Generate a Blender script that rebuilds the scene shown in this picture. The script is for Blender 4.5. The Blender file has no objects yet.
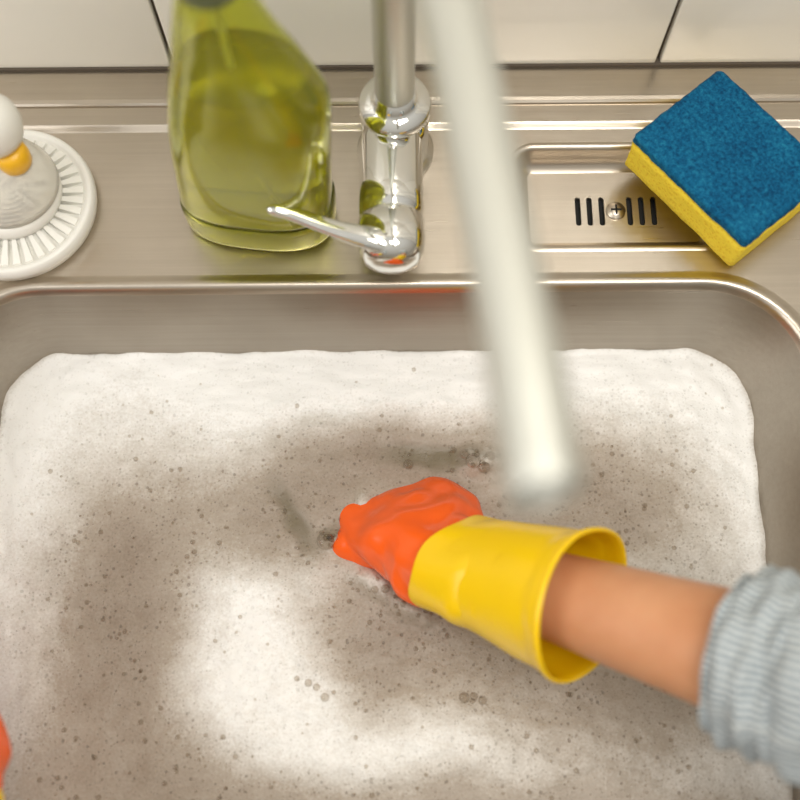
import bpy, bmesh, math, random
from mathutils import Vector, Matrix, noise
random.seed(7)
sc = bpy.context.scene
try:
    sc.view_settings.view_transform = 'Standard'
except Exception: pass

# ---------------------------------------------------------------- helpers
def link(o, parent=None):
    sc.collection.objects.link(o)
    if parent: o.parent = parent
    return o
def empty(name, loc=(0,0,0)):
    e = bpy.data.objects.new(name, None); e.empty_display_size=.02
    sc.collection.objects.link(e); return e
def mesh_obj(name, verts, faces, mat=None, parent=None, smooth=True, uvs=None):
    me = bpy.data.meshes.new(name)
    me.from_pydata([tuple(v) for v in verts], [], faces)
    if uvs is not None:
        l = me.uv_layers.new(name='UVMap')
        for lp in me.loops: l.data[lp.index].uv = uvs[lp.vertex_index]
    me.update()
    for p in me.polygons: p.use_smooth = smooth
    o = bpy.data.objects.new(name, me)
    if mat: me.materials.append(mat)
    bm = bmesh.new(); bm.from_mesh(me); bmesh.ops.recalc_face_normals(bm, faces=bm.faces); bm.to_mesh(me); bm.free()
    return link(o, parent)
def skin(rings, closed=True, cap0=False, cap1=False):
    n=len(rings[0]); V=[];F=[];U=[]
    for i,r in enumerate(rings):
        for j,p in enumerate(r):
            V.append(Vector(p)); U.append((abs(2*j/n-1), i/(max(1,len(rings)-1))))
    for i in range(len(rings)-1):
        for j in range(n if closed else n-1):
            k=(j+1)%n
            F.append((i*n+j, i*n+k, (i+1)*n+k, (i+1)*n+j))
    def cap(i0):
        c=Vector((0,0,0))
        for j in range(n): c+=V[i0+j]
        V.append(c/n); U.append((0.5,0)); ci=len(V)-1
        for j in range(n): F.append((i0+j, i0+(j+1)%n, ci))
    if cap0: cap(0)
    if cap1: cap((len(rings)-1)*n)
    return V,F,U
def ring(c, s, u, a, b, n=48, e=2.0, mod=None, ax=None, axf=None):
    out=[]
    for j in range(n):
        t=2*math.pi*j/n
        ct,st=math.cos(t),math.sin(t)
        k=1.0 if mod is None else mod(t)
        x=math.copysign(abs(ct)**(2/e),ct)*a*k; y=math.copysign(abs(st)**(2/e),st)*b*k
        p=Vector(c)+s*x+u*y
        if ax is not None: p+=ax*axf(t)
        out.append(p)
    return out
def cat(pts, m=8):
    P=[tuple(p) for p in pts]; P=[tuple(2*a-b for a,b in zip(P[0],P[1]))]+P+[tuple(2*a-b for a,b in zip(P[-1],P[-2]))]
    out=[]
    for i in range(1,len(P)-2):
        for k in range(m):
            t=k/m
            out.append(tuple(0.5*((2*b)+(-a+c)*t+(2*a-5*b+4*c-d)*t*t+(-a+3*b-3*c+d)*t**3) for a,b,c,d in zip(P[i-1],P[i],P[i+1],P[i+2])))
    out.append(P[-2]); return out
def tube(pts, up=Vector((0,0,1)), n=32, m=8, mod=None, cap0=True, cap1=True, rnd=False):
    D=cat(pts,m); R=[]; N=len(D)
    side_prev=None
    for i,d in enumerate(D):
        c=Vector(d[:3]); t=(Vector(D[min(i+1,N-1)][:3])-Vector(D[max(i-1,0)][:3])).normalized()
        if side_prev is None:
            s=t.cross(up).normalized()
        else:
            s=(side_prev - t*side_prev.dot(t)).normalized()
        side_prev=s
        u=s.cross(t).normalized()
        mm=None if mod is None else (lambda th,ii=i: mod(th, ii/(N-1)))
        R.append(ring(c,s,u,max(d[3],1e-4),max(d[4],1e-4),n,mod=mm))
    return skin(R,True,cap0,cap1)
def lathe(profile, c=(0,0,0), n=64, axis=None):
    R=[]
    for r,z in profile:
        R.append([Vector((c[0]+r*math.cos(2*math.pi*j/n), c[1]+r*math.sin(2*math.pi*j/n), c[2]+z)) for j in range(n)])
    return R
def rr(x0,x1,y0,y1,r,z,nc=12,ns=1):
    r=max(r,0.0005); P=[]
    cs=[(x1-r,y1-r,0),(x0+r,y1-r,90),(x0+r,y0+r,180),(x1-r,y0+r,270)]
    arcs=[]
    for cx,cy,a0 in cs:
        arcs.append([Vector((cx+r*math.cos(math.radians(a0+90*k/nc)), cy+r*math.sin(math.radians(a0+90*k/nc)), z)) for k in range(nc+1)])
    for i in range(4):
        P+=arcs[i]
        a=arcs[i][-1]; b=arcs[(i+1)%4][0]
        for k in range(1,ns): P.append(a.lerp(b,k/ns))
    return P
def fill(loops):
    bm=bmesh.new(); E=[]
    for L in loops:
        vs=[bm.verts.new(p) for p in L]
        for i in range(len(vs)): E.append(bm.edges.new((vs[i],vs[(i+1)%len(vs)])))
    bmesh.ops.triangle_fill(bm, use_beauty=True, use_dissolve=False, edges=E, normal=(0,0,1))
    bm.verts.index_update()
    V=[v.co.copy() for v in bm.verts]; F=[tuple(v.index for v in f.verts) for f in bm.faces]
    bm.free(); return V,F
def join(objs, name):
    bpy.ops.object.select_all(action='DESELECT')
    for o in objs: o.select_set(True)
    bpy.context.view_layer.objects.active=objs[0]
    bpy.ops.object.join(); objs[0].name=name; return objs[0]
def box(name, x0,x1,y0,y1,z0,z1, mat, parent=None, bev=0.0):
    V=[(x,y,z) for x in (x0,x1) for y in (y0,y1) for z in (z0,z1)]
    F=[(0,1,3,2),(4,6,7,5),(0,4,5,1),(2,3,7,6),(0,2,6,4),(1,5,7,3)]
    o=mesh_obj(name,V,F,mat,parent,smooth=False)
    if bev:
        m=o.modifiers.new('b','BEVEL'); m.width=bev; m.segments=3
        for p in o.data.polygons: p.use_smooth=True
    return o

# ---------------------------------------------------------------- materials
class M:
    def __init__(s,name):
        s.m=bpy.data.materials.new(name); s.m.use_nodes=True
        s.nt=s.m.node_tree; s.p=s.nt.nodes['Principled BSDF']; s.out=s.nt.nodes['Material Output']
    def n(s,t,**k):
        x=s.nt.nodes.new(t)
        for a,b in k.items(): setattr(x,a,b)
        return x
    def l(s,a,b): s.nt.links.new(a,b)
    def set(s,**k):
        for a,b in k.items():
            s.p.inputs[a.replace('_',' ')].default_value=b
        return s
    def coord(s,scale=(1,1,1),kind='Object'):
        tc=s.n('ShaderNodeTexCoord'); mp=s.n('ShaderNodeMapping'); mp.inputs['Scale'].default_value=scale
        s.l(tc.outputs[kind],mp.inputs['Vector']); return mp.outputs['Vector']
    def noise(s,vec,scale,detail=4,rough=.5):
        x=s.n('ShaderNodeTexNoise'); x.inputs['Scale'].default_value=scale; x.inputs['Detail'].default_value=detail; x.inputs['Roughness'].default_value=rough
        s.l(vec,x.inputs['Vector']); return x.outputs['Fac']
    def vor(s,vec,scale):
        x=s.n('ShaderNodeTexVoronoi'); x.inputs['Scale'].default_value=scale; s.l(vec,x.inputs['Vector']); return x
    def ramp(s,fac,stops):
        x=s.n('ShaderNodeValToRGB'); cr=x.color_ramp
        while len(cr.elements)<len(stops): cr.elements.new(.5)
        for e,(p,c) in zip(cr.elements,stops):
            e.position=p; e.color=(c[0],c[1],c[2],1) if isinstance(c,(tuple,list)) else (c,c,c,1)
        s.l(fac,x.inputs['Fac']); return x.outputs['Color']
    def math(s,op,a,b=None,clamp=False,c=None):
        x=s.n('ShaderNodeMath',operation=op,use_clamp=clamp)
        for i,v in enumerate((a,b,c)):
            if v is None: continue
            if isinstance(v,(int,float)): x.inputs[i].default_value=v
            else: s.l(v,x.inputs[i])
        return x.outputs[0]
    def mix(s,f,a,b):
        x=s.n('ShaderNodeMix',data_type='RGBA')
        for sock,v in ((x.inputs[0],f),(x.inputs[6],a),(x.inputs[7],b)):
            if isinstance(v,(int,float)): sock.default_value=v
            elif isinstance(v,(tuple,list)): sock.default_value=(v[0],v[1],v[2],1)
            else: s.l(v,sock)
        return x.outputs[2]
    def bump(s,h,strength=.3,dist=.001):
        b=s.n('ShaderNodeBump'); b.inputs['Strength'].default_value=strength; b.inputs['Distance'].default_value=dist
        s.l(h,b.inputs['Height']); s.l(b.outputs['Normal'],s.p.inputs['Normal']); return b

def steel(name='brushed_steel',f=1.0):
    k=M(name); k.set(Metallic=1.0)
    v=k.coord((3,120,120)); a=k.noise(v,6,3)
    v2=k.coord((1,1,1)); b=k.noise(v2,9,4)
    v3=k.coord((1.2,60,60)); c=k.noise(v3,4,4,.7)
    m=k.math('ADD',k.math('MULTIPLY',b,.6),k.math('MULTIPLY',c,.4))
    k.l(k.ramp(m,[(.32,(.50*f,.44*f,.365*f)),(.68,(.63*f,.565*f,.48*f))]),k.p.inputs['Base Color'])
    k.l(k.math('ADD',k.math('MULTIPLY',a,.16),.23),k.p.inputs['Roughness'])
    k.bump(a,.16,.0004); return k.m
def chrome(name,r,c=(.86,.86,.82)):
    k=M(name); k.set(Metallic=1.0,Roughness=r); k.p.inputs['Base Color'].default_value=(*c,1); return k.m
def simple(name,col,rough=.5,bumpscale=None,bs=.2,bd=.001,sub=0,spec=.5):
    k=M(name); k.p.inputs['Base Color'].default_value=(*col,1); k.set(Roughness=rough)
    k.p.inputs['Specular IOR Level'].default_value=spec
    if sub: k.p.inputs['Subsurface Weight'].default_value=sub; k.p.inputs['Subsurface Scale'].default_value=.01
    if bumpscale: k.bump(k.noise(k.coord(),bumpscale,5),bs,bd)
    return k.m
STEEL=steel(); STEEL_SHADED=steel('shaded_basin_steel',.68); CHROME=chrome('chrome',.07); SATIN=chrome('satin_chrome',.55,(.74,.75,.70))  # basin gets the same steel, darkened to paint in the shade on its walls
TILE=simple('glazed_tile',(.96,.94,.875),.2,12,.05,.002)
GROUT=simple('grout',(.10,.08,.06),.9)
DARK=simple('dark_hole',(.01,.01,.01),.8)
WHITE=simple('white_plastic',(.84,.83,.78),.35)
ORANGE=simple('orange_rubber',(.96,.125,.010),.27,60,.08,.001,.05)
YELLOW=simple('yellow_rubber',(.94,.60,.003),.27,60,.08,.001,.05)
YB=simple('yellow_plastic',(.9,.5,.02),.35)

def skinmat():
    k=M('skin'); v=k.coord()
    k.l(k.ramp(k.noise(v,25,5),[(.3,(.58,.26,.125)),(.7,(.68,.34,.18))]),k.p.inputs['Base Color'])
    k.set(Roughness=.45); k.p.inputs['Subsurface Weight'].default_value=.15; k.p.inputs['Subsurface Scale'].default_value=.008
    k.bump(k.noise(v,400,3),.15,.0005); return k.m
SKIN=skinmat()
def fabric():
    k=M('seersucker_cotton')
    tc=k.n('ShaderNodeTexCoord'); sp=k.n('ShaderNodeSeparateXYZ'); k.l(tc.outputs['UV'],sp.inputs[0])
    st=k.math('SINE',k.math('MULTIPLY',sp.outputs[0],2*math.pi*40))
    stv=k.math('MULTIPLY_ADD',st,.5,c=.5)
    nz=k.noise(k.coord(),420,4)
    f=k.math('ADD',k.math('MULTIPLY',stv,.6),k.math('MULTIPLY',nz,.5),True)
    k.l(k.ramp(f,[(.25,(.17,.24,.31)),(.75,(.68,.71,.70))]),k.p.inputs['Base Color'])
    k.set(Roughness=.95); k.bump(f,1.0,.002); return k.m
FAB=fabric()

# ---------------------------------------------------------------- room shell
WY=.496
wall=box('wall_back',-1.6,1.6,WY+.006,.60,-.9,1.8,GROUT)
tiles=[]
tw=.374; th=.25; g=.0035
for i in range(-4,4):
    for j in range(0,6):
        x0=.2007+i*tw+g/2; z0=.009+j*th
        tiles.append(box('t',x0,x0+tw-g,WY,WY+.012,z0,z0+th-g,TILE,bev=.0015))
bpy.ops.object.select_all(action='DESELECT')
for o in tiles: o.select_set(True)
bpy.context.view_layer.objects.active=tiles[0]
bpy.ops.object.convert(target='MESH'); bpy.ops.object.join()
tiles[0].name='wall_tiles'; tiles[0].parent=wall

# ---------------------------------------------------------------- sink
OX0,OX1,OY0,OY1,OR=-.331,.293,-.105,.3145,.072
def bl(off,z,ns=1,nc=14): return rr(OX0-off,OX1+off,OY0-off,OY1+off,OR+off,z,nc,ns)
prof=[(.010,0),(.007,.0006),(.005,.0018),(.002,.0024),(0,.0016),(-.002,-.001),(-.0035,-.005)]
prof2=[(-.0035,-.005),(-.008,-.02),(-.017,-.05),(-.024,-.078),(-.034,-.12),(-.042,-.15),(-.052,-.168),(-.064,-.178),(-.068,-.181)]
parts=[]
V,F,U=skin([bl(o,z) for o,z in prof],True,False,False)
parts.append(mesh_obj('basin_rim',V,F,STEEL))
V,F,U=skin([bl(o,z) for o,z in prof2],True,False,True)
parts.append(mesh_obj('basin',V,F,STEEL_SHADED))
TX0,TX1,TY0,TY1=.0875,.240,.345,.4285
def tl(off,z): return rr(TX0-off,TX1+off,TY0-off,TY1+off,max(.016+off,.004),z,8)
DX=(-.78,.335,-.135,.444)
def dl(off,z): return rr(DX[0]-off,DX[1]+off,DX[2]-off,DX[3]+off,.03+off,z,10)
V,F=fill([dl(0,0),bl(.010,0),tl(.004,0)])
parts.append(mesh_obj('deck',V,F,STEEL,smooth=False))
V,F,U=skin([dl(0,0),dl(.0015,.0006),dl(.0035,.0026),dl(.005,.0032)])
parts.append(mesh_obj('deck_step',V,F,STEEL))
V,F=fill([dl(.005,.0032),rr(-1.2,1.2,-.165,.464,.001,.0032,2)])
parts.append(mesh_obj('flange',V,F,STEEL,smooth=False))
V,F,U=skin([tl(.004,0),tl(.002,.0008),tl(0,.0004),tl(-.002,-.002),tl(-.004,-.010),tl(-.007,-.0155),tl(-.012,-.018)])
parts.append(mesh_obj('tray_wall',V,F,STEEL))
slots=[(.137),(.1458),(.155),(.1763),(.1854),(.1946)]
sl=[rr(x-.0021,x+.0021,.3713,.3953,.002,-.018,4) for x in slots]
V,F=fill([tl(-.012,-.018)]+sl); parts.append(mesh_obj('tray_floor',V,F,STEEL,smooth=False))
for x in slots:
    V,F,U=skin([rr(x-.0021,x+.0021,.3713,.3953,.002,-.018,4),rr(x-.0021,x+.0021,.3713,.3953,.002,-.021,4)],True,False,False)
    parts.append(mesh_obj('s',V,F,STEEL))
parts.append(box('under',.125,.21,.36,.405,-.030,-.0225,DARK))
V=[];F=[]
pr=[(.464,.0032),(.4645,.0050),(.466,.0062),(.469,.0066),(WY-.0005,.0066),(WY-.0005,.008),(WY+.0055,.008)]
for x in (-1.2,1.2):
    for y,z in pr: V.append((x,y,z))
n=len(pr)
for i in range(n-1): F.append((i,i+1,n+i+1,n+i))
parts.append(mesh_obj('ledge',V,F,STEEL,smooth=False))
pr=[(-.165,.0032),(-.172,.001),(-.175,-.004),(-.175,-.04)]
V=[(x,y,z) for x in (-1.2,1.2) for y,z in pr]; n=4
parts.append(mesh_obj('lip',V,[(i,i+1,n+i+1,n+i) for i in range(3)],STEEL))
sink=join(parts,'kitchen_sink')
R=lathe([(.0075,-.018),(.0075,-.0168),(.006,-.0165),(.0052,-.0155),(.003,-.0148),(.0005,-.0146)],(.1656,.3833,0),32)
V,F,U=skin(R,True,False,True); scr=mesh_obj('tray_screw',V,F,STEEL,sink)
scr2=[box('a',.1616,.1696,.3826,.384,-.0152,-.0143,DARK),box('b',.1649,.1663,.3793,.3873,-.0152,-.0143,DARK)]
join(scr2,'screw_slot').parent=sink
box('trim_1',-1.2,1.2,WY-.0015,WY+.0055,.0067,.0095,GROUT)
CAB=simple('cabinet_white',(.7,.68,.62),.5)
box('sink_cabinet',-1.2,1.2,-.165,WY+.005,-.88,-.19,CAB,bev=.003)

# ---------------------------------------------------------------- foam
WZ=-.078
def bump4(x,y,cx,cy,rx,ry,ang=0,p=3):
    dx,dy=x-cx,y-cy; c,s=math.cos(ang),math.sin(ang)
    dx,dy=c*dx+s*dy,-s*dx+c*dy
    return math.exp(-(abs(dx/rx)**p+abs(dy/ry)**p))
BL=[(-.208,.085,.060,.135,.90,0),(-.01,.205,.115,.036,.90,0),(-.08,.165,.055,.04,.7,0),(0,.080,.066,.058,.92,0),
    (.150,.180,.068,.052,.82,0),(.17,.025,.10,.055,.75,.2),(.07,.045,.09,.034,.6,0),(.03,-.055,.28,.034,.85,0),(-.15,.155,.09,.034,.50,0),(.09,.13,.13,.09,.55,0),(-.20,-.03,.09,.05,.65,0),(-.285,.06,.03,.12,.15,0),(.225,.12,.03,.11,.25,0)]
OPEN=[(-.083,.163,.030,.0075,.9,-1.05),(.025,.2105,.036,.009,1,-.1),(-.050,.152,.016,.008,.5,.4)]
HEAP=[(-.0255,.152,.006,.022,.009,.1),(-.048,.143,.009,.006,.005,.3),(-.018,.110,.018,.008,.009,-.6),(.060,.203,.014,.009,.010,0),(.005,.092,.016,.007,.006,-.4)]
def dens(x,y):
    w=noise.noise(Vector((x*16,y*16,1)))*.012+noise.noise(Vector((x*60,y*60,4)))*.004; w2=noise.noise(Vector((x*16,y*16,9)))*.012+noise.noise(Vector((x*60,y*60,7)))*.004
    X,Y=x+w,y+w2
    d=1.06
    for cx,cy,rx,ry,a,an in BL: d*=1-a*bump4(X,Y,cx*.986,cy*.986,rx,ry,an,2.6)
    d+=.07*noise.fractal(Vector((x*26,y*26,3)),1,2,4)
    return max(0,min(1,d))
def opn(x,y):
    w=noise.noise(Vector((x*60,y*60,1)))*.004
    return min(1,sum(a*bump4(x+w,y+w,cx*.986,cy*.986,rx,ry,an,3) for cx,cy,rx,ry,a,an in OPEN))
def heap(x,y):
    w=noise.noise(Vector((x*90,y*90,1)))*.004
    return max(h*bump4(x+w,y-w,cx,cy,rx,ry,an,2.4) for cx,cy,rx,ry,h,an in HEAP)
outer=bl(-.0195,WZ,ns=70,nc=26)
cx=sum(p.x for p in outer)/len(outer); cy=sum(p.y for p in outer)/len(outer); C=Vector((cx,cy,WZ))
NR=150; rings=[]
for i in range(NR):
    t=1-i/NR*.995
    rings.append([C.lerp(p,t) for p in outer])
V,F,U=skin(rings,True,False,True)
D=[];O=[]; no=len(outer)
for vi,v in enumerate(V):
    hp=heap(v.x,v.y)
    i=vi//no; edge=math.exp(-(i/3.4)**2)
    en=noise.noise(Vector((v.x*35,v.y*35,5)))
    d=min(1,dens(v.x,v.y)*(1-.45*max(0,edge-.2))+hp*45); o=opn(v.x,v.y)
    D.append(d);O.append(o)
    clump=noise.fractal(Vector((v.x*55,v.y*55,0)),1,2,4)
    cells=noise.voronoi(Vector((v.x*150,v.y*150,2)))[0][0]
    v.z=WZ+ .0055*d*(1-min(1,hp*100)) + .0016*clump*(.3+d) - .0010*cells*d - .002*o + hp + edge*(.001+.007*en)
foam=mesh_obj('dishwater_foam',V,F)
for nm,arr in (('foam_cover',D),('foam_gap',O)):
    at=foam.data.attributes.new(nm,'FLOAT','POINT'); at.data.foreach_set('value',arr)
k=M('soap_foam')
a1=k.n('ShaderNodeAttribute',attribute_name='foam_cover').outputs['Fac']; a2=k.n('ShaderNodeAttribute',attribute_name='foam_gap').outputs['Fac']
co=k.coord()
fine=k.noise(co,480,2,.55); med=k.noise(co,80,5,.65)
dd=k.math('ADD',a1,k.math('MULTIPLY',k.math('SUBTRACT',med,.5),.26))
dd=k.math('ADD',dd,k.math('MULTIPLY',k.math('SUBTRACT',fine,.5),.36),True)
base=k.ramp(dd,[(0.0,(.255,.20,.15)),(.35,(.385,.33,.27)),(.68,(.63,.60,.555)),(.96,(.865,.865,.85))])
def dots(scale,rmin,rmax,pw):
    v=k.vor(co,scale); sp=k.n('ShaderNodeSeparateColor'); k.l(v.outputs['Color'],sp.inputs[0])
    r=k.math('MULTIPLY_ADD',k.math('POWER',sp.outputs[0],pw),rmax,c=rmin)
    q=k.math('SUBTRACT',r,v.outputs['Distance'])
    return k.math('MULTIPLY',q,8,True)
d0=dots(110,-.20,.42,6); d1=dots(230,-.02,.38,2.0); d2=dots(400,.12,.26,1.1)
thin=k.math('SUBTRACT',1.0,a1,True)
col=k.mix(k.math('MULTIPLY',d2,k.math('MULTIPLY_ADD',thin,.45,c=.09)),base,(.19,.145,.105))
col=k.mix(k.math('MULTIPLY',d1,k.math('MULTIPLY_ADD',thin,.65,c=.10)),col,(.14,.105,.075))
col=k.mix(k.math('MULTIPLY',d0,k.math('MULTIPLY_ADD',thin,.5,c=.12)),col,(.14,.11,.08))
col=k.mix(a2,col,(.16,.13,.08))
k.l(col,k.p.inputs['Base Color'])
k.l(k.math('SUBTRACT',.42,k.math('MULTIPLY',a2,.1)),k.p.inputs['Roughness'])
hh=k.math('SUBTRACT',k.math('MULTIPLY',fine,.6),k.math('ADD',d1,k.math('MULTIPLY',d2,.5)))
k.bump(hh,.4,.0009)
foam.data.materials.append(k.m)
k=M('bubble_film')
tr=k.n('ShaderNodeBsdfTransparent'); gl=k.n('ShaderNodeBsdfGlossy'); gl.inputs['Roughness'].default_value=.08
tr.inputs['Color'].default_value=(.84,.81,.77,1)
lw=k.n('ShaderNodeLayerWeight'); lw.inputs['Blend'].default_value=.25
mx=k.n('ShaderNodeMixShader'); k.l(k.math('MULTIPLY',lw.outputs['Facing'],.8),mx.inputs[0]); k.l(tr.outputs[0],mx.inputs[1]); k.l(gl.outputs[0],mx.inputs[2]); k.l(mx.outputs[0],k.out.inputs['Surface'])
BUB=k.m
V=[];F=[]
def dome(x,y,r):
    b=len(V); hp=heap(x,y); z=WZ+.005*dens(x,y)*(1-min(1,hp*100))+hp-.0004
    na,nb=16,5
    for i in range(nb):
        a=math.pi/2*i/nb
        for j in range(na): V.append((x+r*math.cos(a)*math.cos(2*math.pi*j/na), y+r*math.cos(a)*math.sin(2*math.pi*j/na), z+r*.8*math.sin(a)))
    V.append((x,y,z+r*.8))
    for i in range(nb-1):
        for j in range(na): F.append((b+i*na+j,b+i*na+(j+1)%na,b+(i+1)*na+(j+1)%na,b+(i+1)*na+j))
    for j in range(na): F.append((b+(nb-1)*na+j,b+(nb-1)*na+(j+1)%na,b+nb*na))
for x,y,r in [(-.056,.142,.0070),(-.067,.04,.003),(-.061,.037,.0028),(-.055,.030,.0032),(.044,.029,.004),(.051,.030,.003),(.057,.027,.0032),(-.075,.043,.0022),(-.02,.136,.004),(.20,.09,.003),(.055,.201,.006),(.063,.197,.005),(.049,.207,.004),(.068,.205,.004),(-.012,.106,.0035),(-.004,.100,.0025),(.006,.201,.004)]:
    dome(x,y,r)
for i in range(60):
    h=random.choice(HEAP); dome(h[0]+random.gauss(0,h[2]*.7),h[1]+random.gauss(0,h[3]*.7),random.uniform(.001,.0030))
for i in range(1000):
    x=random.uniform(-.30,.26); y=random.uniform(-.04,.28)
    if random.random()<dens(x,y)*.9: continue
    dome(x,y,random.choice([.0009,.001,.0012,.0012,.0016,.0020]))
mesh_obj('soap_bubbles',V,F,BUB,foam)

# ---------------------------------------------------------------- sponge
def sponge():
    e=empty('scrub_sponge')
    ex,ey=.0565,.0440
    def slab(name,z0,z1,mat,amp,r):
        prf=[(-.002,z0),(0,z0+.002)]+[(0,z0+.002+(z1-z0-.004)*t/5) for t in range(1,6)]+[(-.002,z1)]
        P=[rr(-ex-o,ex+o,-ey-o,ey+o,r+o,z,5,24) for o,z in prf]
        top=P[-1]; c=Vector((0,0,z1))
        for i in range(1,22): P.append([c.lerp(p,1-i/22) for p in top])
        V,F,U=skin(P,True,True,True)
        for v in V:
            nn=noise.noise_vector(v*260+Vector((3,z0*99,1)))
            n2=noise.noise_vector(v*45)
            v+=nn*amp; v+=n2*.0007
        return mesh_obj(name,V,F,mat,e)
    k=M('yellow_foam'); co=k.coord(); v=k.vor(co,380); nz=k.noise(co,200,4)
    k.l(k.ramp(v.outputs['Distance'],[(.05,(.82,.50,.01)),(.4,(.97,.74,.05))]),k.p.inputs['Base Color']); k.set(Roughness=.9)
    k.bump(k.math('ADD',v.outputs['Distance'],nz),.4,.001)
    k2=M('blue_scourer'); co=k2.coord(); n1=k2.noise(co,330,6,.8); n3=k2.noise(co,40,3)
    k2.l(k2.ramp(k2.math('ADD',k2.math('MULTIPLY',n1,.8),k2.math('MULTIPLY',n3,.2)),[(.36,(.0,.035,.11)),(.5,(.003,.125,.28)),(.64,(.02,.26,.44))]),k2.p.inputs['Base Color']); k2.set(Roughness=.85)
    k2.p.inputs['Specular IOR Level'].default_value=.2
    k2.bump(n1,1,.002)
    slab('sponge_foam',0,.031,k.m,.0004,.004)
    slab('scouring_pad',.0305,.0395,k2.m,.0007,.004)
    e.location=(.2380,.3950,.0055); e.rotation_euler=(0,0,math.radians(-50.5))
sponge()

# ---------------------------------------------------------------- faucet
fa=empty('kitchen_faucet')
FX,FY=-.002,.426
V,F,U=skin(lathe([(.029,0),(.029,.004),(.026,.007),(.0245,.012),(.0245,.036),(.022,.043),(.018,.046),(.0165,.049),(.0165,.053),(.023,.055),(.0255,.058),(.0258,.062),(.0245,.066),(.018,.068),(.0150,.070),(.0145,.078)],(FX,FY,0)),True,True,True)
mesh_obj('faucet_body',V,F,CHROME,fa)
R=[]
bp=[(.425,.020),(.410,.0225),(.37,.0228),(.350,.0225),(.3485,.0212),(.3465,.0212),(.345,.0232),(.330,.0236),(.318,.0222),(.311,.018),(.3075,.010),(.307,.001)]
for y,r in bp:
    R.append(ring(Vector((FX-.003,y,.034+(.425-y)*.10)),Vector((1,0,0)),Vector((0,0,1)),r,r,48))
V,F,U=skin(R,True,True,True); mesh_obj('mixer_barrel',V,F,CHROME,fa)
V,F,U=tube([(-.006,.320,.058,.010,.008),(-.020,.322,.062,.0085,.006),(-.045,.329,.064,.0062,.0040),(-.07,.338,.066,.0052,.0034),(-.084,.3425,.068,.0056,.0034),(-.088,.344,.0685,.003,.002)],n=24)
mesh_obj('lever_handle',V,F,CHROME,fa)
sr=.0138
sp=[(FX,FY,.07,sr),(FX,FY,.16,sr),(FX,FY,.235,sr),(FX+.002,FY-.008,.272,sr),(FX+.007,FY-.035,.302,sr),(FX+.014,FY-.075,.316,sr),(.023,.30,.326,sr),(.035,.20,.342,sr),(.0430,.13,.3535,sr),(.0462,.097,.3575,sr),(.0474,.081,.3592,sr),(.0477,.0785,.3595,sr*.93),(.0478,.0775,.3596,.010),(.0478,.0773,.3597,.001)]
V,F,U=tube([(x,y,z,r,r) for x,y,z,r in sp],up=Vector((0,1,0)),n=40,m=8)
mesh_obj('spout',V,F,SATIN,fa)
V,F,U=skin(lathe([(.0105,.012),(.0110,.009),(.0110,.001),(.010,0),(.008,0),(.008,.003)],(.0465,.0960,.336),40),True,False,True)
mesh_obj('aerator',V,F,SATIN,fa)

# ---------------------------------------------------------------- spray bottle
bo=empty('spray_bottle')
k=M('green_clear_plastic'); k.p.inputs['Base Color'].default_value=(.82,.85,.26,1); k.set(Roughness=.04,IOR=1.36); k.p.inputs['Transmission Weight'].default_value=.95
PL=k.m
k=M('green_detergent'); k.p.inputs['Base Color'].default_value=(.82,.75,.04,1); k.set(Roughness=.06,IOR=1.33); k.p.inputs['Transmission Weight'].default_value=.68
LQ=k.m
bx,by=-.101,.374
BP=[(0.000,0,.042,.022,2.6),(.001,0,.048,.027,2.6),(.004,0,.0535,.0315,2.7),(.010,0,.0555,.0335,2.8),(.030,0,.0555,.0335,2.8),(.034,0,.0542,.0322,2.8),(.038,0,.0542,.0322,2.8),
    (.09,.004,.0530,.032,2.8),(.12,.007,.0520,.032,2.7),(.145,.010,.0500,.0315,2.6),(.160,.010,.0470,.030,2.4),(.175,.009,.0420,.0285,2.3),(.190,.008,.0370,.027,2.2),(.205,.006,.0320,.025,2.1),(.220,.005,.0275,.023,2),(.238,.004,.0215,.0205,2),(.255,.004,.0160,.016,2),(.264,.004,.0145,.0145,2)]
B2=cat(BP,3)
def brings(pts,shrink):
    return [ring(Vector((bx+c,by,z)),Vector((math.cos(.12),-math.sin(.12),0)),Vector((math.sin(.12),math.cos(.12),0)),a-shrink,b-shrink,56,e) for z,c,a,b,e in pts]
out=brings(B2,0); inn=brings([(max(p[0],.0025),)+tuple(p[1:]) for p in B2],.0016)
V,F,U=skin(out+inn[::-1],True,False,False)
V0=len(V)
V2,F2,_=skin([out[0]],True,True,False); V+=V2; F+=[tuple(i+V0 for i in f) for f in F2]
V0=len(V); V2,F2,_=skin([inn[0]],True,True,False); V+=V2; F+=[tuple(i+V0 for i in f) for f in F2]
mesh_obj('bottle_shell',V,F,PL,bo)
lq=brings([(max(p[0],.0035),)+tuple(p[1:]) for p in B2 if p[0]<.185],.0022)
V,F,U=skin(lq,True,True,True); mesh_obj('detergent',V,F,LQ,bo)
GR=simple('dark_green_plastic',(.10,.13,.03),.35)
hx=bx+.004; dz=.024
V,F,U=skin(lathe([(.0165,.226+dz),(.0185,.228+dz),(.0185,.246+dz),(.016,.250+dz),(.012,.252+dz)],(hx,by,0),40),True,True,True); mesh_obj('screw_cap',V,F,GR,bo)
V,F,U=tube([(hx+.036,by,.272+dz,.004,.006),(hx+.03,by,.274+dz,.011,.012),(hx,by,.276+dz,.0125,.018),(hx-.03,by,.279+dz,.011,.012),(hx-.05,by,.280+dz,.009,.009),(hx-.056,by,.280+dz,.007,.007)],n=32); mesh_obj('spray_head',V,F,WHITE,bo)
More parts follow.
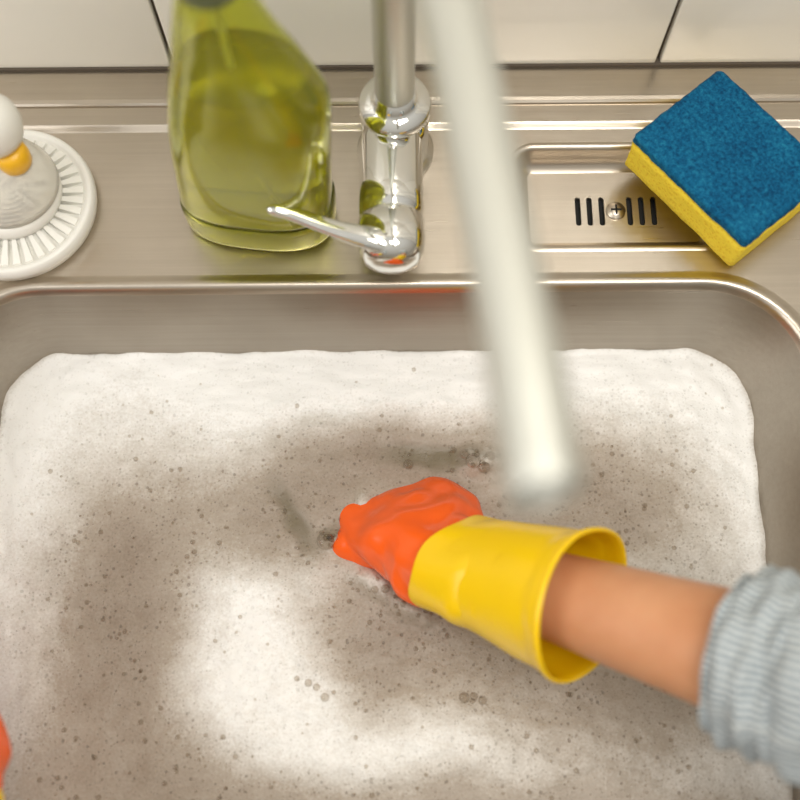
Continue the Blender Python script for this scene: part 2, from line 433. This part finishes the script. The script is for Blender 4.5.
V,F,U=tube([(hx-.022,by,.272+dz,.006,.004),(hx-.034,by,.260+dz,.006,.0035),(hx-.036,by,.245+dz,.006,.003),(hx-.042,by,.235+dz,.005,.003)],up=Vector((0,1,0)),n=20); mesh_obj('trigger',V,F,WHITE,bo)
V,F,U=tube([(hx,by,.27,.0022,.0022),(hx+.002,by,.12,.0022,.0022),(hx+.02,by,.01,.0022,.0022)],up=Vector((0,1,0)),n=12); mesh_obj('dip_tube',V,F,WHITE,bo)

# ---------------------------------------------------------------- dish brush on stand
br=empty('dish_brush')
bc=(-.284,.380,0); q=.94
V,F,U=skin(lathe([(.001,.004),(.050*q,.004),(.057*q,.003),(.0605*q,.0),(.0635*q,.0015),(.0645*q,.008),(.063*q,.0135),(.060*q,.0145),(.0575*q,.0125),(.054*q,.0095),(.036,.0085),(.034,.012),(.030,.013),(.001,.013)],bc,96),True,True,True)
mesh_obj('brush_dish',V,F,WHITE,br)
V=[];F=[]
for i in range(36):
    a=2*math.pi*i/36; c,s=math.cos(a),math.sin(a); b=len(V)
    for r in (.033,.052):
        hw=.0015 if r<.05 else .0027
        for side in (-1,1):
            for z in (.006,.0155 if r<.05 else .0120):
                V.append((bc[0]+c*r-s*side*hw, bc[1]+s*r+c*side*hw, z))
    F+=[tuple(b+i for i in f) for f in [(0,1,3,2),(4,6,7,5),(0,4,5,1),(2,3,7,6),(1,5,7,3)]]
mesh_obj('dish_ribs',V,F,WHITE,br,smooth=False)
V,F,U=skin(lathe([(.030,.012),(.036,.016),(.037,.022),(.034,.026),(.032,.027)],(bc[0]+.002,bc[1]+.002,0)),True,True,True); mesh_obj('brush_base',V,F,WHITE,br)
k=M('clear_plastic'); k.p.inputs['Base Color'].default_value=(.95,.93,.86,1); k.set(Roughness=.2,IOR=1.2); k.p.inputs['Transmission Weight'].default_value=.5
V,F,U=skin(lathe([(.035,.027),(.0345,.034),(.031,.044),(.025,.053),(.018,.059),(.0125,.063)],(bc[0]+.004,bc[1]+.004,0)),True,True,True); mesh_obj('reservoir',V,F,k.m,br)
V,F,U=skin(lathe([(.009,.056),(.0115,.060),(.0120,.066),(.0115,.072),(.009,.076)],(bc[0]+.019,bc[1]+.004,0)),True,True,True); mesh_obj('yellow_collar',V,F,YB,br)
V,F,U=skin(lathe([(.010,.068),(.013,.074),(.019,.081),(.0215,.090),(.021,.099),(.017,.107),(.010,.112),(.001,.1135)],(bc[0]+.012,bc[1]+.012,0)),True,True,True); mesh_obj('knob_handle',V,F,WHITE,br)

# ---------------------------------------------------------------- gloves and arms
PERSON=empty('person')
def glove(W, fwd, arm, up, sgn, curl=1.0, seed=0, cufflen=.135, armlen=.30, elbow_to=None, sleeve_from=.245, thumb=(.25,.75,(.15,.25,.3)), cuff0=.006, pw=1.0, po=0.0, cs=1.0, disp=.006, tb=(.028,.026,-.008)):
    W=Vector(W); fwd=Vector(fwd).normalized(); arm=Vector(arm).normalized(); up=Vector(up)
    side=(up.cross(fwd)).normalized()*sgn
    upn=(fwd.cross(side)).normalized()
    if upn.dot(up)<0: upn=-upn
    e=empty('rubber_glove')
    L=lambda x,y,z: W+fwd*x+side*y+upn*z
    objs=[]
    c2=1+(cs-1)*.9
    rows=[(-.060,0,0,.0315*c2,.0275*c2),(-.03,0,0,.0320*c2,.027*c2),(-.012,0,0,.0340*c2,.0280*c2),(.0,po*.2,0,.0360*c2,.0290),(.02,po*.8,.001,.040*pw,.0285),(.045,po,.002,.0455*pw,.024),(.07,po*.5,.002,.046*pw,.018),(.088,-.001,0,.044*pw,.0155),(.096,-.001,-.003,.038*pw,.011)]
    R=[]
    for i,(x,y,z,a,b) in enumerate(cat(rows,5)):
        c=L(x,y,z) if x>0 else W-arm*x*1.0
        t=max(0,min(1,(x+.02)/.04)); f=( (-arm)*(1-t)+fwd*t).normalized()
        s=(side-f*side.dot(f)).normalized(); u=s.cross(f).normalized()
        R.append(ring(c,s,u,a,b,40,2.3))
    V,F,U=skin(R,True,True,True); objs.append(mesh_obj('palm',V,F))
    def finger(base,ang,lens,r,bends,splay,cl=None):
        cl=curl if cl is None else cl
        x,y,z=base; p=Vector((x,y,z)); d=ang; pts=[]
        pr=p-Vector((math.cos(-.05),math.sin(splay),0))*.02
        pts.append((pr,r*.95)); pts.append((p,r*1.02))
        for l,bnd in zip(lens,bends):
            d+=bnd*cl
            dv=Vector((math.cos(d)*math.cos(splay),math.cos(d)*math.sin(splay),-math.sin(d)))
            pts.append((p+dv*l*.5,r*.95)); p=p+dv*l; pts.append((p,r)); r*=.93
        pts.append((p+dv*r*.55,r*.75)); pts.append((p+dv*r*.9,r*.25))
        T=[tuple(L(*q))+(rad,rad*.95) for q,rad in pts]
        V,F,U=tube(T,up=side,n=20,m=5); objs.append(mesh_obj('f',V,F))
    finger((.088,.032,-.001),.05,(.042,.026,.021),.0108,(.25,.45,.35),.10)
    finger((.092,.011,0),.05,(.046,.029,.022),.0110,(.28,.5,.35),.02)
    finger((.090,-.011,-.001),.05,(.043,.027,.021),.0106,(.32,.52,.38),-.05)
    finger((.084,-.031,-.003),.05,(.034,.021,.019),.0094,(.36,.5,.4),-.14)
    finger(tb,thumb[0],(.038,.028,.022),.0118,thumb[2],thumb[1],1)
    h=join(objs,'glove_hand'); h.parent=e
    h.data.materials.clear(); h.data.materials.append(ORANGE)
    m=h.modifiers.new('r','REMESH'); m.mode='VOXEL'; m.voxel_size=.0017; m.use_smooth_shade=True
    m=h.modifiers.new('s','SMOOTH'); m.factor=.6; m.iterations=12
    tx=bpy.data.textures.new('wr','CLOUDS'); tx.noise_scale=.024; tx.noise_depth=0
    m=h.modifiers.new('d','DISPLACE'); m.texture=tx; m.strength=disp; m.mid_level=.55; m.texture_coords='GLOBAL'
    s=(side-arm*side.dot(arm)).normalized(); u=s.cross(arm).normalized()
    if u.dot(up)<0: u=-u
    prof=[(cuff0,.0360*cs,.0335*cs,0),(cuff0+.014,.0366*cs,.0335*cs,0),(.05,.0378*cs,.0345*cs,0),(.075,.0400*cs,.0375*cs,0),(.105,.0440*cs,.0425*cs,0),(cufflen-.006,.0472*cs,.0455*cs,0),(cufflen-.002,.0480*cs,.0463*cs,0)]
    PR=cat(prof,8)
    cl=cufflen
    PR+=[(x,a*cs,b*cs,0) for x,a,b in [(cl-.001,.0492,.0475),(cl+.001,.0497,.048),(cl+.003,.0492,.0475),(cl+.0036,.0480,.0463),(cl+.002,.0468,.0451),(cl-.004,.0462,.0445),(cl-.03,.043,.041),(cl-.06,.039,.037),(cl-.09,.0355,.033)]]
    R=[]
    for (x,a,b,_) in PR:
        q=max(0,min(1,x/cl))
        def md(t,x=x,q=q):
            w=.030*math.sin(q*math.pi)*math.sin(3*t+q*5+seed)+.018*math.sin(q*math.pi)*math.sin(7*t-q*9+seed)
            w+=.060*math.exp(-((q-.42-.08*math.sin(t))/.05)**2)*max(0,math.sin(t+2.4+seed))
            w-=.055*math.exp(-((q-.55+.07*math.cos(t))/.05)**2)*max(0,math.cos(t-1.0+seed))
            w-=.035*math.exp(-((q-.68+.10*math.sin(t+1))/.04)**2)*max(0,math.sin(t+.5))
            w+=.020*math.sin(2*t+1)*(q**3)+.008*math.sin(5*t)*(q**4)
            return 1+w
        k0=max(0,1-(x-cuff0)/.04)
        R.append(ring(W+arm*x,s,u,a,b,96,2.0,md,arm,lambda t,k0=k0,q=q:k0*(-.012*math.cos(t)+.004*math.sin(t)+.002*math.sin(5*t))+.0015*math.sin(3*t+1)*q**4))
    V,F,U=skin(R); mesh_obj('glove_cuff',V,F,YELLOW,e)
    A=PERSON
    P=lambda x,o=0: W+arm*x
    pts=[]
    for x,r in ((.05,.024),(.07,.0275),(.12,.0305),(.16,.033),(.20,.0355),(.26,.040),(armlen,.042)):
        pts.append(tuple(P(x))+(r,r*.93))
    V,F,U=tube(pts,up=u,n=40,m=6); mesh_obj('forearm',V,F,SKIN,A)
    E=P(armlen); S=E+Vector(elbow_to)
    sf=sleeve_from
    pp=[(P(sf+.004),.040),(P(sf),.045),(P(sf+.006),.0500),(P(sf+.022),.0525),(P(sf+.036),.0505),(P(sf+.050),.054),(P(armlen+.0),.056),(E.lerp(S,.12)+arm*.02,.060),(E.lerp(S,.4),.060),(E.lerp(S,.7),.064),(S,.070)]
    def md(t,q):
        return 1+.035*math.sin(4*t+q*22+seed)+.022*math.sin(9*t-q*41)+.04*math.sin(q*70+2*math.sin(t+1))*(1-q)+.010*math.sin(31*t+q*60)*math.sin(q*160)
    V,F,U=tube([tuple(p)+(r,r*.97) for p,r in pp],up=u,n=160,m=14,mod=md,cap0=False)
    mesh_obj('shirt_sleeve',V,F,FAB,A,uvs=U)
    return e
glove((.0235,.1235,-.041),(-.32,.66,-.69),(.738,-.346,.585),(0.15,0,1),1,curl=-.1,seed=.3,cufflen=.122,armlen=.345,elbow_to=(.02,-.22,.12),sleeve_from=.226,thumb=(-.06,.70,(0,.10,.25)),cuff0=.021,pw=1.10,po=-.003,cs=1.06,disp=.009,tb=(.030,.024,-.013))
glove((-.266,-.014,.052),(-.62,.75,-.12),(.06,-.82,.50),(0,0,1),-1,curl=.3,seed=2,cufflen=.128,armlen=.30,elbow_to=(.0,-.16,.20),sleeve_from=.21,thumb=(.45,.12,(.1,.1,.1)),cuff0=.032)

# ---------------------------------------------------------------- lights, world, camera
def area(name,loc,tgt,size,power,col):
    l=bpy.data.lights.new(name,'AREA'); l.energy=power; l.size=size; l.color=col
    o=bpy.data.objects.new(name,l); o.location=loc
    o.rotation_euler=(Vector(tgt)-Vector(loc)).to_track_quat('-Z','Y').to_euler(); sc.collection.objects.link(o); return o
area('ceiling_light',(.30,-.05,1.65),(0,.3,0),.7,14.5,(1,.95,.865))
area('window_light',(-1.4,-.3,1.3),(0,.2,0),1.2,12,(1,.98,.955))
w=bpy.data.worlds.new('kitchen_world'); sc.world=w; w.use_nodes=True
nt=w.node_tree; bg=nt.nodes['Background']
tc=nt.nodes.new('ShaderNodeTexCoord'); sp_=nt.nodes.new('ShaderNodeSeparateXYZ'); rp=nt.nodes.new('ShaderNodeValToRGB')
nt.links.new(tc.outputs['Generated'],sp_.inputs[0]); nt.links.new(sp_.outputs[2],rp.inputs[0])
rp.color_ramp.elements[0].position=0; rp.color_ramp.elements[0].color=(.40,.35,.28,1)
rp.color_ramp.elements[1].position=.9; rp.color_ramp.elements[1].color=(1,.965,.90,1)
nt.links.new(rp.outputs[0],bg.inputs['Color']); bg.inputs['Strength'].default_value=.66

cam=bpy.data.cameras.new('camera'); co_=bpy.data.objects.new('camera',cam); sc.collection.objects.link(co_)
co_.location=(0,0,.70)
co_.rotation_euler=(Matrix.Rotation(math.radians(18),3,'X')@Matrix.Rotation(math.radians(-.45),3,'Z')).to_euler()
cam.lens=47.25; cam.sensor_width=36; cam.clip_start=.01
cam.dof.use_dof=True; cam.dof.focus_distance=.79; cam.dof.aperture_fstop=2.5
sc.camera=co_
